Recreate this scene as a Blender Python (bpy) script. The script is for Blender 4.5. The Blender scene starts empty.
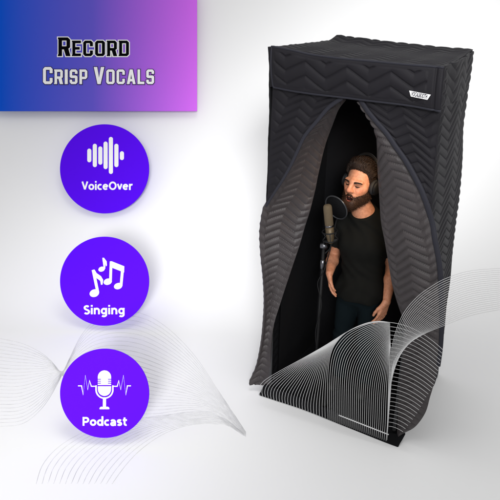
import bpy, bmesh, math, random
import numpy as np
from mathutils import Vector, Matrix
random.seed(7); np.random.seed(7)
SC = bpy.context.scene
COL = SC.collection

# ------------------------------------------------------------------ camera
H = 2.2
W, D = 0.4164*H, 0.3791*H
FPX = 680.8                       # focal length in pixels of a 500 px frame
YAW, PITCH, ROLL = -0.4872, 0.3912, 0.0208
CAM = np.array([0.7753, -1.5630, 1.1891])*H
cy_, sy_ = math.cos(YAW), math.sin(YAW); cp_, sp_ = math.cos(PITCH), math.sin(PITCH)
FWD = np.array([sy_*cp_, cy_*cp_, -sp_]); R0 = np.array([cy_, -sy_, 0.]); U0 = np.cross(R0, FWD)
RGT = math.cos(ROLL)*R0 + math.sin(ROLL)*U0
UPV = -math.sin(ROLL)*R0 + math.cos(ROLL)*U0
HOR = np.array([sy_, cy_, 0.])    # horizontal direction the sweep runs along
cd = bpy.data.cameras.new('camera'); cam = bpy.data.objects.new('camera', cd); COL.objects.link(cam)
cam.matrix_world = Matrix(((RGT[0], UPV[0], -FWD[0], CAM[0]), (RGT[1], UPV[1], -FWD[1], CAM[1]),
                           (RGT[2], UPV[2], -FWD[2], CAM[2]), (0, 0, 0, 1)))
cd.sensor_width = 36; cd.lens = FPX/500*36; cd.clip_start = .05; cd.clip_end = 200
SC.camera = cam

# ------------------------------------------------------------------ world, added lamps, exposure
wd = bpy.data.worlds.new('World'); SC.world = wd; wd.use_nodes = True
bg = wd.node_tree.nodes['Background']; bg.inputs[0].default_value = (1, 1, 1, 1); bg.inputs[1].default_value = 0.625
SC.view_settings.view_transform = 'Standard'; SC.view_settings.look = 'None'
SC.view_settings.exposure = 0; SC.view_settings.gamma = 1
def area(name, loc, target, power, sx, sy, spread=180, color=(1, 1, 1), roll=0.):
    ld = bpy.data.lights.new(name, 'AREA'); ld.energy = power; ld.shape = 'RECTANGLE'; ld.size = sx; ld.size_y = sy
    ld.spread = math.radians(spread); ld.color = color
    o = bpy.data.objects.new(name, ld); COL.objects.link(o)
    q = (Vector(target)-Vector(loc)).to_track_quat('-Z', 'Y')
    o.matrix_world = Matrix.Translation(Vector(loc)) @ q.to_matrix().to_4x4() @ Matrix.Rotation(roll, 4, 'Z')
    return o
tgt = CAM+FWD*5.2
# unseen strip light added above and behind the camera to cast the bright diagonal band
area('band_strip_light', tuple(CAM-FWD*3.0), tuple(tgt-(RGT-UPV)*.04), 42, 7.0, 1.3, 25, (1, 1, 1), math.radians(42))
area('added_top_light', (.6, -1.2, 5.4), (.4, .2, .8), 30, 2.2, 2.2, 120)  # unseen overhead light added to brighten the floor and quilting
area('added_warm_fill', (.80, .06, 1.78), (.45, .24, 1.38), 1.15, .10, .10, 100, (1, .72, .46))  # unseen warm fill added inside the booth to light the singer

# ------------------------------------------------------------------ materials
def mat(name, col, rough=.6, spec=.5, metal=0., sheen=0., noise=None, bump=None, emis=None, attr=None):
    m = bpy.data.materials.new(name); m.use_nodes = True; nt = m.node_tree; b = nt.nodes['Principled BSDF']
    b.inputs['Base Color'].default_value = (*col, 1); b.inputs['Roughness'].default_value = rough
    b.inputs['Specular IOR Level'].default_value = spec; b.inputs['Metallic'].default_value = metal
    b.inputs['Sheen Weight'].default_value = sheen; b.inputs['Sheen Roughness'].default_value = .45
    tc = nt.nodes.new('ShaderNodeTexCoord')
    if attr:
        a = nt.nodes.new('ShaderNodeVertexColor'); a.layer_name = attr
        nt.links.new(a.outputs['Color'], b.inputs['Base Color'])
    if noise:
        sc, amt = noise
        n = nt.nodes.new('ShaderNodeTexNoise'); n.inputs['Scale'].default_value = sc; n.inputs['Detail'].default_value = 5
        nt.links.new(tc.outputs['Object'], n.inputs['Vector'])
        mx = nt.nodes.new('ShaderNodeMix'); mx.data_type = 'RGBA'
        nt.links.new(n.outputs['Fac'], mx.inputs['Factor'])
        mx.inputs[6].default_value = (*[c*(1-amt) for c in col], 1); mx.inputs[7].default_value = (*[min(1, c*(1+amt)) for c in col], 1)
        nt.links.new(mx.outputs[2], b.inputs['Base Color'])
    if bump:
        sc, st, dist = bump
        n = nt.nodes.new('ShaderNodeTexNoise'); n.inputs['Scale'].default_value = sc; n.inputs['Detail'].default_value = 3
        nt.links.new(tc.outputs['Object'], n.inputs['Vector'])
        bp = nt.nodes.new('ShaderNodeBump'); bp.inputs['Strength'].default_value = st; bp.inputs['Distance'].default_value = dist
        nt.links.new(n.outputs['Fac'], bp.inputs['Height']); nt.links.new(bp.outputs['Normal'], b.inputs['Normal'])
    return m
M = {}
M['paper'] = mat('white_paper', (.86, .86, .86), .9, .1)
M['black_quilt'] = mat('black_quilted_fabric', (.0088, .0080, .0105), .6, .15, sheen=.015, noise=(9, .3), bump=(350, .35, .003))
M['lining'] = mat('brown_grey_lining', (.032, .0265, .0275), .48, .38, sheen=.05, noise=(14, .35), bump=(260, .4, .004))
M['binding'] = mat('navy_black_binding', (.0125, .0125, .019), .65, .25, sheen=.04, bump=(500, .3, .002))
M['inner'] = mat('black_inner_fabric', (.006, .006, .007), .9, .1, bump=(200, .3, .003))
M['pole'] = mat('dark_grey_metal_pole', (.055, .055, .058), .5, .4, .2)
M['tag_white'] = mat('white_woven_tag', (.80, .79, .80), .8, .2)
M['tag_ink'] = mat('tag_ink', (.02, .02, .03), .8, .2)
M['violet'] = mat('violet_print', (.092, .0055, .80), .85, .0)
M['white_print'] = mat('white_print', (.90, .90, .90), .8, .1)
M['black_print'] = mat('black_print', (.003, .003, .004), .8, .0)
M['outline_print'] = mat('dark_outline_print', (.03, .02, .09), .7, .2)  # printed dark outline of the second lettering line
M['post'] = mat('white_post', (.8, .8, .8), .5, .4)
M['grey_line'] = mat('grey_line_print', (.58, .58, .59), .8, .1)
M['wire'] = mat('white_wire', (.50, .50, .50), .6, .2)
M['skin'] = mat('skin', (.5, .27, .18), .52, .4, attr='tint', bump=(300, .35, .004))
def skin_detail(m):
    nt = m.node_tree; b = nt.nodes['Principled BSDF']; src = b.inputs['Base Color'].links[0].from_socket
    n = nt.nodes.new('ShaderNodeTexNoise'); n.inputs['Scale'].default_value = 70; n.inputs['Detail'].default_value = 6; n.inputs['Roughness'].default_value = .7
    tc = nt.nodes.new('ShaderNodeTexCoord'); nt.links.new(tc.outputs['Object'], n.inputs['Vector'])
    rp = nt.nodes.new('ShaderNodeValToRGB'); rp.color_ramp.elements[0].position = .3; rp.color_ramp.elements[0].color = (.72, .62, .56, 1)
    rp.color_ramp.elements[1].position = .68; rp.color_ramp.elements[1].color = (1.12, 1.08, 1.05, 1); nt.links.new(n.outputs['Fac'], rp.inputs[0])
    mx = nt.nodes.new('ShaderNodeMix'); mx.data_type = 'RGBA'; mx.blend_type = 'MULTIPLY'; mx.inputs['Factor'].default_value = 1
    nt.links.new(src, mx.inputs[6]); nt.links.new(rp.outputs[0], mx.inputs[7]); nt.links.new(mx.outputs[2], b.inputs['Base Color'])
    b.inputs['Subsurface Weight'].default_value = .12; b.inputs['Subsurface Radius'].default_value = (.012, .004, .002); b.inputs['Subsurface Scale'].default_value = 1.
skin_detail(M['skin'])
M['hair'] = mat('brown_hair', (.014, .0066, .0035), .6, .25, noise=(60, .5))
M['beard'] = mat('brown_beard', (.027, .0115, .0055), .6, .18, noise=(60, .5))
M['shirt'] = mat('black_cotton', (.0042, .0042, .0036), .9, .12, bump=(300, .3, .002))
M['jeans'] = mat('dark_navy_denim', (.0022, .0052, .0068), .9, .1, bump=(400, .4, .002))
M['shoe'] = mat('black_leather', (.006, .006, .006), .6, .2)
M['plastic'] = mat('black_plastic', (.005, .005, .0055), .6, .2)
M['padding'] = mat('black_padding', (.015, .015, .016), .7, .3)
M['chrome'] = mat('dark_chrome', (.12, .12, .13), .3, .5, 1.)
M['mic_body'] = mat('champagne_metal', (.09, .066, .038), .5, .35, .5, noise=(90, .25))
M['mic_mesh'] = mat('champagne_grille', (.115, .086, .052), .6, .25, .3, noise=(400, .5), bump=(900, .9, .003))
M['filter'] = mat('black_nylon_mesh', (.003, .003, .0035), .8, .1)
def gradient_mat():
    m = bpy.data.materials.new('blue_to_pink_print'); m.use_nodes = True; nt = m.node_tree; b = nt.nodes['Principled BSDF']
    b.inputs['Roughness'].default_value = .85; b.inputs['Specular IOR Level'].default_value = .0
    tc = nt.nodes.new('ShaderNodeTexCoord'); sx = nt.nodes.new('ShaderNodeSeparateXYZ'); cr = nt.nodes.new('ShaderNodeValToRGB')
    nt.links.new(tc.outputs['Generated'], sx.inputs[0]); nt.links.new(sx.outputs[0], cr.inputs[0]); nt.links.new(cr.outputs[0], b.inputs['Base Color'])
    e = cr.color_ramp.elements
    e[0].position = .05; e[0].color = (.003, .082, .58, 1)
    e[1].position = 1.; e[1].color = (.66, .15, .86, 1)
    k = cr.color_ramp.elements.new(.5); k.color = (.128, .098, .58, 1)
    return m
M['gradient'] = gradient_mat()

# ------------------------------------------------------------------ helpers
def tag(o, label, cat, group=None, kind=None):
    if label: o['label'] = label
    if cat: o['category'] = cat
    if group: o['group'] = group
    if kind: o['kind'] = kind
    return o
def thing(name, label, cat, mw=None, group=None):
    o = bpy.data.objects.new(name, None); COL.objects.link(o); o.empty_display_size = .1
    if mw is not None: o.matrix_world = mw
    return tag(o, label, cat, group)
def mesh_obj(name, verts, faces, m, parent=None, smooth=True, local=False):
    me = bpy.data.meshes.new(name); me.from_pydata([tuple(map(float, v)) for v in verts], [], [tuple(int(i) for i in f) for f in faces]); me.update()
    if m: me.materials.append(m)
    if smooth: me.polygons.foreach_set('use_smooth', [True]*len(me.polygons))
    o = bpy.data.objects.new(name, me); COL.objects.link(o)
    if parent:
        o.parent = parent
        if not local: o.matrix_parent_inverse = parent_world(parent).inverted()
    return o
def parent_world(p):
    mw = p.matrix_basis.copy()
    while p.parent:
        mw = p.parent.matrix_basis @ p.matrix_parent_inverse @ mw; p = p.parent
    return mw
class MB:
    def __init__(s): s.v = []; s.f = []
    def add(s, v, f):
        k = len(s.v); s.v += [tuple(p) for p in v]; s.f += [tuple(i+k for i in q) for q in f]
    def tube(s, pts, r, n=6, cap=True, flat=None):
        """swept tube; r is a number or one per point; flat=(axis, factor) squashes it along a world axis"""
        P_ = [np.array(p, float) for p in pts]; m_ = len(P_)
        rr = r if hasattr(r, '__len__') else [r]*m_
        vs = []; prev = None
        for i in range(m_):
            t = P_[min(i+1, m_-1)]-P_[max(i-1, 0)]; t = t/(np.linalg.norm(t)+1e-12)
            if prev is None:
                a = np.array([0, 0, 1.]) if abs(t[2]) < .9 else np.array([1., 0, 0]); e1 = np.cross(t, a)
            else: e1 = prev-t*(prev@t)
            e1 /= np.linalg.norm(e1)+1e-12; e2 = np.cross(t, e1); prev = e1
            for k in range(n):
                an = 2*math.pi*k/n; o_ = (e1*math.cos(an)+e2*math.sin(an))*rr[i]
                if flat is not None: o_ = o_-flat[0]*(o_@flat[0])*(1-flat[1])
                vs.append(P_[i]+o_)
        fs = [(i*n+k, i*n+(k+1) % n, (i+1)*n+(k+1) % n, (i+1)*n+k) for i in range(m_-1) for k in range(n)]
        if cap: fs += [tuple(range(n-1, -1, -1)), tuple((m_-1)*n+k for k in range(n))]
        s.add(vs, fs)
    def box(s, c, h, rot=None):
        vs = []
        for x in (-1, 1):
            for y in (-1, 1):
                for z in (-1, 1):
                    p = np.array([x*h[0], y*h[1], z*h[2]]); p = rot@p if rot is not None else p; vs.append(np.array(c)+p)
        s.add(vs, [(0, 1, 3, 2), (4, 6, 7, 5), (0, 4, 5, 1), (2, 3, 7, 6), (0, 2, 6, 4), (1, 5, 7, 3)])
    def lathe(s, prof, n, c, ax=(0, 0, 1)):
        ax = np.array(ax, float); ax /= np.linalg.norm(ax); a = np.array([1., 0, 0]) if abs(ax[0]) < .9 else np.array([0, 1., 0])
        e1 = np.cross(ax, a); e1 /= np.linalg.norm(e1); e2 = np.cross(ax, e1); vs = []
        for r, z in prof:
            for k in range(n):
                an = 2*math.pi*k/n; vs.append(np.array(c)+ax*z+(e1*math.cos(an)+e2*math.sin(an))*r)
        m_ = len(prof)
        fs = [(i*n+k, i*n+(k+1) % n, (i+1)*n+(k+1) % n, (i+1)*n+k) for i in range(m_-1) for k in range(n)]
        fs += [tuple(range(n-1, -1, -1)), tuple((m_-1)*n+k for k in range(n))]
        s.add(vs, fs)
    def prism(s, poly, z0, z1):
        n = len(poly); vs = [(x, y, z0) for x, y in poly]+[(x, y, z1) for x, y in poly]
        fs = [tuple(range(n-1, -1, -1)), tuple(range(n, 2*n))]+[(k, (k+1) % n, n+(k+1) % n, n+k) for k in range(n)]
        s.add(vs, fs)
    def obj(s, name, m, parent=None, smooth=True, local=False): return mesh_obj(name, s.v, s.f, m, parent, smooth, local)
def P(px, py, Y):
    """point of the vertical plane y = Y (metres behind the booth front) on the sight line of a photo pixel"""
    d = FWD+RGT*((px-250)/FPX)-UPV*((py-250)/FPX)
    return CAM+d*((Y-CAM[1])/d[1])
def PF(px, py, z=.006):
    """point where the sight line of a photo pixel meets the floor"""
    d = FWD+RGT*((px-250)/FPX)-UPV*((py-250)/FPX)
    return ('w', *(CAM+d*((z-CAM[2])/d[2])))
def pts3(L):
    return np.array([np.array(p[1:], float) if p[0] == 'w' else P(*p) for p in L])
def resample(p, n):
    """even arc-length samples of a Catmull-Rom curve"""
    p = np.asarray(p, float)
    if len(p) > 2:
        q = []; e = np.vstack([2*p[0]-p[1], p, 2*p[-1]-p[-2]])
        for i in range(1, len(e)-2):
            for t in np.linspace(0, 1, 12, endpoint=False):
                a, b, c, d_ = e[i-1], e[i], e[i+1], e[i+2]
                q.append(.5*((2*b)+(c-a)*t+(2*a-5*b+4*c-d_)*t*t+(3*b-a-3*c+d_)*t**3))
        q.append(p[-1]); p = np.array(q)
    s = np.concatenate([[0], np.cumsum(np.linalg.norm(np.diff(p, axis=0), axis=1))]); s /= s[-1]
    t = np.linspace(0, 1, n)
    return np.stack([np.interp(t, s, p[:, k]) for k in range(p.shape[1])], 1)
def quilt(u, v, spacing, period, amp):
    tri = np.abs(((u/period) % 1)*2-1)*2-1
    tri = tri*.9+.1*np.sin(math.pi*tri/2)
    ph = v/spacing+tri*amp
    g = np.abs(((ph+.5) % 1)-.5)
    return np.abs(np.sin(math.pi*ph))**.62-.35*np.exp(-(g/.06)**2), ph
def sheet(name, L, R_, nu, nv, m, parent, bulge=0., q=(.060, .24, .55), qh=.011, wr=.006, thick=.012, seed=0, urot=False, edge=.012):
    """quilted panel between two boundary curves: real puffed chevrons, soft wrinkles, thickness"""
    A = resample(pts3(L), nv); B = resample(pts3(R_), nv); t = np.linspace(0, 1, nu)
    G = A[:, None, :]*(1-t)[None, :, None]+B[:, None, :]*t[None, :, None]
    wid = np.linalg.norm(B-A, axis=1)[:, None]; u = (t[None, :]-.5)*wid
    mid = G[:, nu//2]; v = np.concatenate([[0], np.cumsum(np.linalg.norm(np.diff(mid, axis=0), axis=1))])[:, None]+0*u
    du = np.gradient(G, axis=1); dv = np.gradient(G, axis=0); N = np.cross(du, dv); N /= np.linalg.norm(N, axis=2, keepdims=True)+1e-9
    toc = CAM-G; flip = np.sign((N*toc).sum(2).mean()) or 1; N *= flip
    # keep one steady direction at collapsed corners
    Nm = N.reshape(-1, 3)[np.isfinite(N).all(2).ravel()].mean(0); Nm /= np.linalg.norm(Nm)
    N = N*.4+Nm*.6; N /= np.linalg.norm(N, axis=2, keepdims=True)
    rs = np.random.RandomState(seed+11)
    h = bulge*np.sin(math.pi*t)[None, :]+0*u
    for _ in range(6):
        fx, fy = rs.uniform(1.5, 7), rs.uniform(1.5, 8); a1 = rs.uniform(0, 6.3)
        h = h+wr*.4*np.sin(u*fx*3+v*fy+a1)*np.cos(v*fy*1.7-u*fx+a1*2)
    if qh:
        jit = .05*np.sin(u*11+seed)+.06*np.sin(v*5+u*3+seed*2)
        sp, pe, am = q
        qq, ph = quilt(v+.01*np.sin(u*9), u, sp, pe, am) if urot else quilt(u+.008*np.sin(v*13+seed), v+jit*sp, sp, pe, am)
        ed = np.minimum(np.minimum(t, 1-t)[None, :]*wid/.03, 1.)
        row = np.floor(ph); h = h+qh*qq*np.clip(ed, 0, 1)*(.86+.16*np.sin(row*12.9898))
    G = G+N*h[:, :, None]
    vs = G.reshape(-1, 3); fs = []
    for i in range(nv-1):
        for j in range(nu-1):
            a = i*nu+j; qd = (a, a+1, a+nu+1, a+nu)
            fs.append(qd if flip > 0 else qd[::-1])
    o = mesh_obj(name, vs, fs, m, parent)
    if thick:
        s = o.modifiers.new('thickness', 'SOLIDIFY'); s.thickness = thick; s.offset = -1
    return o, G
def binding(name, pts, r, m, parent, n=8, flat=None):
    b = MB(); b.tube(resample(np.asarray(pts), max(24, len(pts)*6)), r, n, flat=flat); return b.obj(name, m, parent)

# ------------------------------------------------------------------ studio sweep (one sheet: floor, curve, leaning wall)
S1, RR = .78, 1.8
prof = [(-9., 0.), (-3., 0.), (0., 0.), (S1-.02, 0.), (S1, 0.)]
aend = math.pi/2-PITCH
for k in range(1, 97):
    a = aend*k/96; prof.append((S1+RR*math.sin(a), RR-RR*math.cos(a)))
WALL0 = prof[-1]
prof.append((WALL0[0]+.02*math.cos(aend), WALL0[1]+.02*math.sin(aend)))
prof.append((WALL0[0]+7*math.cos(aend), WALL0[1]+7*math.sin(aend)))
vs = []; fs = []
for s_, z_ in prof:
    for c_ in (-9, 9): vs.append(HOR*s_+R0*c_+np.array([0, 0, z_]))
for i in range(len(prof)-1): fs.append((2*i, 2*i+1, 2*i+3, 2*i+2))
sweep = mesh_obj('backdrop', vs, fs, M['paper']); sweep['kind'] = 'structure'
PS = np.array([p[0] for p in prof]); PZ = np.array([p[1] for p in prof])
def on_sweep(px, py, lift=.003):
    d = FWD+RGT*((px-250)/FPX)-UPV*((py-250)/FPX)
    t = np.linspace(2, 16, 4000); q = CAM[None]+t[:, None]*d[None]
    z = np.interp(q@HOR, PS, PZ); i = int(np.argmax(q[:, 2] < z))
    return q[i]-d/np.linalg.norm(d)*lift

# ------------------------------------------------------------------ the booth
booth = thing('vocal_booth', 'tall black quilted vocal booth with its tent flap front pulled open', 'vocal booth', Matrix.Translation((W/2, D/2, 0)))
blk, lin = M['black_quilt'], M['lining']
# roof
sheet('roof', [(271, 47.5, 0), (290, 45, .20), (308, 43, .45), (324, 41.4, .66), (330, 39.5, .74), (336.8, 34.2, D)], [(444, 67.5, 0), (454, 62, .25), (463, 56.5, .55), (468, 53, .70), (470.5, 51.2, .76), (473, 49.6, D)], 170, 130, blk, booth,
      bulge=-.012, q=(.056, .17, .5), qh=.007, wr=.003, seed=1)
sheet('back_panel', [('w', .0, D+.005, H-.02), ('w', -.005, D+.005, 1.2), ('w', 0, D+.005, .02)], [('w', W-.02, D+.005, H-.02), ('w', W-.02, D+.005, 1.2), ('w', W-.02, D+.005, .02)], 100, 200, blk, booth, seed=2, wr=.004)
# left and right sides
nearR = [(444, 70, 0), (441, 111, 0), (437, 150, 0), (433, 190, 0), (430, 220, 0), (424, 260, .0), (415, 320, .02), (407, 372, .02), (401, 415, .02), (398, 437, .02)]
farR = [(472.5, 52, D), (468, 84, D), (464, 120, D), (462.5, 155, D), (459, 195, D), (455.5, 222, D), (453, 243, D), (449.5, 280, D), (446.5, 312, D), (444, 338, D), (440, 358, D), (438.5, 372, D), (438, 384, D)]
sheet('side_panel', nearR, farR, 130, 330, blk, booth, bulge=.012, q=(.052, .36, .75), qh=.0085, seed=3, wr=.005)
sheet('side_panel', [('w', .0, D, H), ('w', -.012, D, 1.2), ('w', 0, D, .02)], [(271, 50, 0.01), (269.5, 150, .01), (266, 260, .03), (268, 384, .03)], 90, 220, M['inner'], booth, seed=4, wr=.004, qh=.006)
# cover band round the top: right and left returns, then the front flap
sheet('cover_band', [(443.5, 66.5, -.018), (442, 88, -.018), (440.5, 110.5, -.018)], [(473, 51, D), (470, 68, D), (467.5, 85, D)], 110, 40, blk, booth, bulge=.022, q=(.056, .40, .7), qh=.0075, seed=5, thick=.014)
sheet('cover_band', [('w', -.012, D, H), ('w', -.012, D, H-.2)], [(270.5, 47, -.015), (272, 87, -.015)], 60, 30, blk, booth, qh=.006, seed=6)
vt = [(271.8, 46.5, -.03), (292, 50.2, -.034), (310, 54.5, -.036), (332, 57.5, -.037), (361, 60.3, -.038), (400, 64, -.038), (425, 66, -.036), (444.5, 67.8, -.03)]
vb = [(273.6, 86.8, -.03), (290, 90.3, -.034), (308, 93, -.036), (339, 97, -.038), (361, 99.8, -.040), (385, 102.5, -.040), (412, 106, -.038), (441, 111, -.03)]
val, VG = sheet('front_flap', [vt[0], vb[0]], [vt[-1], vb[-1]], 10, 10, blk, booth)
bpy.data.objects.remove(val)
def flap():
    nu, nv = 260, 60
    A = resample(pts3(vt), nu); B = resample(pts3(vb), nu); t = np.linspace(0, 1, nv)
    G = A[None]*(1-t)[:, None, None]+B[None]*t[:, None, None]
    u = np.concatenate([[0], np.cumsum(np.linalg.norm(np.diff(A, axis=0), axis=1))])[None, :]+0*t[:, None]
    v = t[:, None]*np.linalg.norm(B-A, axis=1)[None, :]
    hgt = np.linalg.norm(B-A, axis=1)[None, :]
    qq, ph = quilt(u+.03, v-.004, .070, .235, .48)
    ed = np.clip(np.minimum(v, hgt-v)/.035, 0, 1)*np.clip(np.minimum(u, u.max()-.045-u)/.03, 0, 1)
    inn = np.clip((np.minimum(v, hgt-v)-.020)/.006, 0, 1)*np.clip((np.minimum(u-.02, u.max()-.075-u))/.006, 0, 1)
    h = .0095*qq*inn+.006*(1-inn)*np.clip(np.minimum(np.minimum(v, hgt-v), np.minimum(u, u.max()-u))/.008, 0, 1)
    h = h+.005*np.sin(u*7+1)*np.sin(v*9)+.003*np.sin(u*19+v*14)
    # the seam line inside the bound right end
    h = h-.008*np.exp(-((u-(u.max()-.035))/.006)**2)
    h = h+.012*np.sin(math.pi*t)[:, None]
    G[:, :, 1] -= h
    vs = G.reshape(-1, 3); fs = []
    for i in range(nv-1):
        for j in range(nu-1):
            a = i*nu+j; fs.append((a, a+nu, a+nu+1, a+1))
    o = mesh_obj('front_flap', vs, fs, blk, booth)
    s = o.modifiers.new('thickness', 'SOLIDIFY'); s.thickness = .012; s.offset = -1
    return o, G
front_flap, FG = flap()
loop = np.vstack([FG[-1][::-1], FG[:, 0][::-1][1:], FG[0][1:]])
b = MB(); b.tube(loop[::3], .0065, 8); bo = b.obj('binding', M['binding'], front_flap)
# white woven tag on the flap, with its lettering
tc_ = [P(409.2, 90.6, -.062), P(430.6, 94.8, -.060), P(427.2, 99.8, -.062), P(410.8, 96.4, -.064)]
n_ = np.cross(tc_[1]-tc_[0], tc_[3]-tc_[0]); n_ /= np.linalg.norm(n_); n_ = n_ if n_[1] < 0 else -n_
b = MB(); b.add([p for p in tc_]+[p-n_*.016 for p in tc_], [(3, 2, 1, 0), (4, 5, 6, 7), (0, 1, 5, 4), (1, 2, 6, 5), (2, 3, 7, 6), (3, 0, 4, 7)])
logo_tag = b.obj('logo_tag', M['tag_white'], front_flap, smooth=False)
def text_mesh(txt, size, offset=0., depth=.001, align='CENTER', space=1.):
    cu = bpy.data.curves.new('txt', 'FONT'); cu.body = txt; cu.size = size; cu.align_x = align; cu.align_y = 'CENTER'
    cu.offset = offset; cu.extrude = depth; cu.space_character = space; cu.resolution_u = 6
    o = bpy.data.objects.new('txt', cu); COL.objects.link(o); bpy.context.view_layer.update()
    me = bpy.data.meshes.new_from_object(o.evaluated_get(bpy.context.evaluated_depsgraph_get()))
    bpy.data.objects.remove(o); return me
def link_mesh(name, me, m, parent, mw):
    me.materials.clear(); me.materials.append(m); me.name = name
    o = bpy.data.objects.new(name, me); COL.objects.link(o); o.parent = parent
    o.matrix_parent_inverse = parent_world(parent).inverted(); o.matrix_basis = mw; return o
ex = (tc_[1]-tc_[0]); tl = np.linalg.norm(ex); ex /= tl; ey = np.cross(n_, ex); ctr = sum(tc_)/4+n_*.0006
me = text_mesh('VOCALBOOTH', .030, .0006, .0008); xs = [v.co.x for v in me.vertices]; wsc = tl*.74/(max(xs)-min(xs))
link_mesh('lettering', me, M['tag_ink'], logo_tag, Matrix(((ex[0]*wsc, ey[0], n_[0], ctr[0]), (ex[1]*wsc, ey[1], n_[1], ctr[1]), (ex[2]*wsc, ey[2], n_[2], ctr[2]), (0, 0, 0, 1))))

# front curtains: flat black upper corners, bound slanting edges, brown-grey lining turned to the viewer
foldL = [(349, 92, .0), (343.5, 97, .0), (329.5, 107, -.004), (317.5, 121, -.008), (305.5, 135.5, -.010), (298, 151, -.012), (291, 166, -.014), (283, 180, -.016), (274, 194, -.016), (266.5, 206, -.014)]
outL = [(273, 82, .0), (272.5, 90, 0), (272, 105, 0), (271, 120, 0), (270, 135, 0), (269.3, 150, 0), (268.8, 165, 0), (268.3, 180, 0), (267.8, 194, -.004), (265.8, 205, -.010)]
cl, G1 = sheet('curtain', outL, foldL, 90, 160, blk, booth, q=(.053, .17, .5), qh=.0078, seed=8, wr=.004)
silL = [(343, 98, .012), (329, 108, .008), (317, 122, .004), (305, 136.5, .0), (291, 167, -.004), (274, 195, -.008), (264.5, 206, -.010), (261.2, 220, -.012), (259.8, 236, -.012), (261.3, 258, -.010), (264, 280, -.006), (265.2, 300, -.004), (264.5, 320, -.004), (262.3, 342, -.008), (257, 366, -.016), (249.5, 381, -.022), (249.5, 385, -.022)]
inL = [(345, 99, .10), (337, 110, .14), (330, 130, .17), (324, 150, .18), (318, 174, .19), (315, 190, .19), (310, 210, .18), (305, 226, .17), (300, 244, .15), (294, 262, .13), (288, 280, .11), (280, 304, .08), (274, 324, .05), (271, 345, .02), (270.5, 365, .01), (270, 380, .0), (269, 387, -.004)]
sheet('curtain_lining', silL, inL, 110, 380, lin, cl, bulge=-.02, q=(.047, .19, .5), qh=.010, seed=9, wr=.008)
b = MB(); b.tube(resample(pts3(foldL)[1:]-np.array([0, .008, 0]), 60), [.012-.005*i/59 for i in range(60)], 10, flat=(np.array([0, 1., 0]), .45)); b.obj('binding', M['binding'], cl)
foldR = [(357, 93, 0), (361, 99.6, 0), (369, 111.5, -.004), (378, 122.5, -.008), (388, 134, -.012), (396, 146, -.014), (406, 160, -.016), (414, 174, -.018), (422, 190, -.018), (428, 206, -.016), (430.5, 219, -.012)]
outR = [(441, 106, .0), (440.5, 112, 0), (439, 122, 0), (437.8, 133, 0), (436.8, 146, 0), (435.5, 160, 0), (434.3, 174, 0), (433, 190, 0), (432, 206, -.004), (431.2, 220, -.010)]
cr, G2 = sheet('curtain', foldR, outR, 100, 170, blk, booth, q=(.053, .18, .55), qh=.0078, seed=10, wr=.005)
inR = [(360, 100, .04), (369, 114, .05), (375, 128, .055), (377, 145, .06), (377.3, 160, .06), (378, 190, .06), (380, 220, .055), (384, 241, .05), (388, 262, .045), (392, 284, .04), (397, 302, .03), (402, 318, .02), (404.5, 336, .01), (402, 360, 0), (399.5, 385, -.004), (398, 410, -.006), (397, 436, -.006)]
silR = [(362, 100, .012), (370, 112, .008), (388, 135, 0), (406, 161, -.006), (422, 191, -.008), (429.5, 212, -.010), (432, 228, -.016), (435, 245, -.022), (438, 258, -.026), (440, 272, -.03), (441, 295, -.035), (441.5, 320, -.04), (440.5, 345, -.04), (438, 366, -.04), (434, 384, -.04), (430, 397, -.035), (425, 413, -.03), (415, 427, -.02), (404, 433.5, -.012)]
sheet('curtain_lining', inR, silR, 120, 380, lin, cr, bulge=.02, q=(.048, .21, .6), qh=.012, seed=12, wr=.008)
edgeR = np.vstack([pts3(foldR)[1:-1]-np.array([0, .010, 0]), pts3([(432.5, 224, -.02), (435, 240, -.030), (438.5, 258, -.034), (440.5, 275, -.036), (441.5, 298, -.04), (441.8, 322, -.045), (440.8, 346, -.045), (438.3, 366, -.044)])])
b = MB(); b.tube(resample(edgeR, 110), [.012+.003*math.sin(math.pi*i/109) for i in range(110)], 10, flat=(np.array([0, 1., 0]), .45)); b.obj('binding', M['binding'], cr)
# base hem across the threshold
hemT = [(264, 384, -.012), (300, 398, -.012), (345, 415.5, -.012), (388, 432, -.012), (405, 433, -.012)]
hemB = [PF(259.3, 395), PF(300, 408.5), PF(345, 426), PF(392, 444.6), PF(398.5, 446.5)]
sheet('base_hem', hemT, hemB, 14, 160, M['inner'], booth, qh=0, wr=.003, seed=13, thick=.01)
b = MB(); b.box((W/2, D/2, .006), (W/2+.01, D/2+.03, .005)); b.obj('floor_mat', M['inner'], booth, smooth=False)
# added black sheet, back, sides and ceiling: seals seams, puts interior shade into colour
b = MB(); q0 = [(.035, .16), (.035, D-.03), (W-.05, D-.03), (W-.05, .16)]; vv = []
for k, (x, y) in enumerate(q0): vv += [(x, y, .012), (x, y, H-.09)]
b.add(vv, [(2*k, 2*k+1, 2*k+3, 2*k+2) for k in range(3)]+[(1, 7, 5, 3)]); b.obj('added_dark_liner', M['inner'], booth, smooth=False)
# frame: uprights and rails
def pole(p0, p1, r=.011):
    b = MB(); b.tube([p0, p1], r, 12); return b.obj('frame_pole', M['pole'], booth)
pole(P(272, 305, .10), P(270.3, 383, .004)); pole(P(437, 80, .12), P(394, 430, .015))
b = MB(); b.tube([P(339, 415.2, -.062), P(388.6, 434.6, -.062)], .0035, 10); b.obj('bottom_rail', M['post'], booth)

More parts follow.
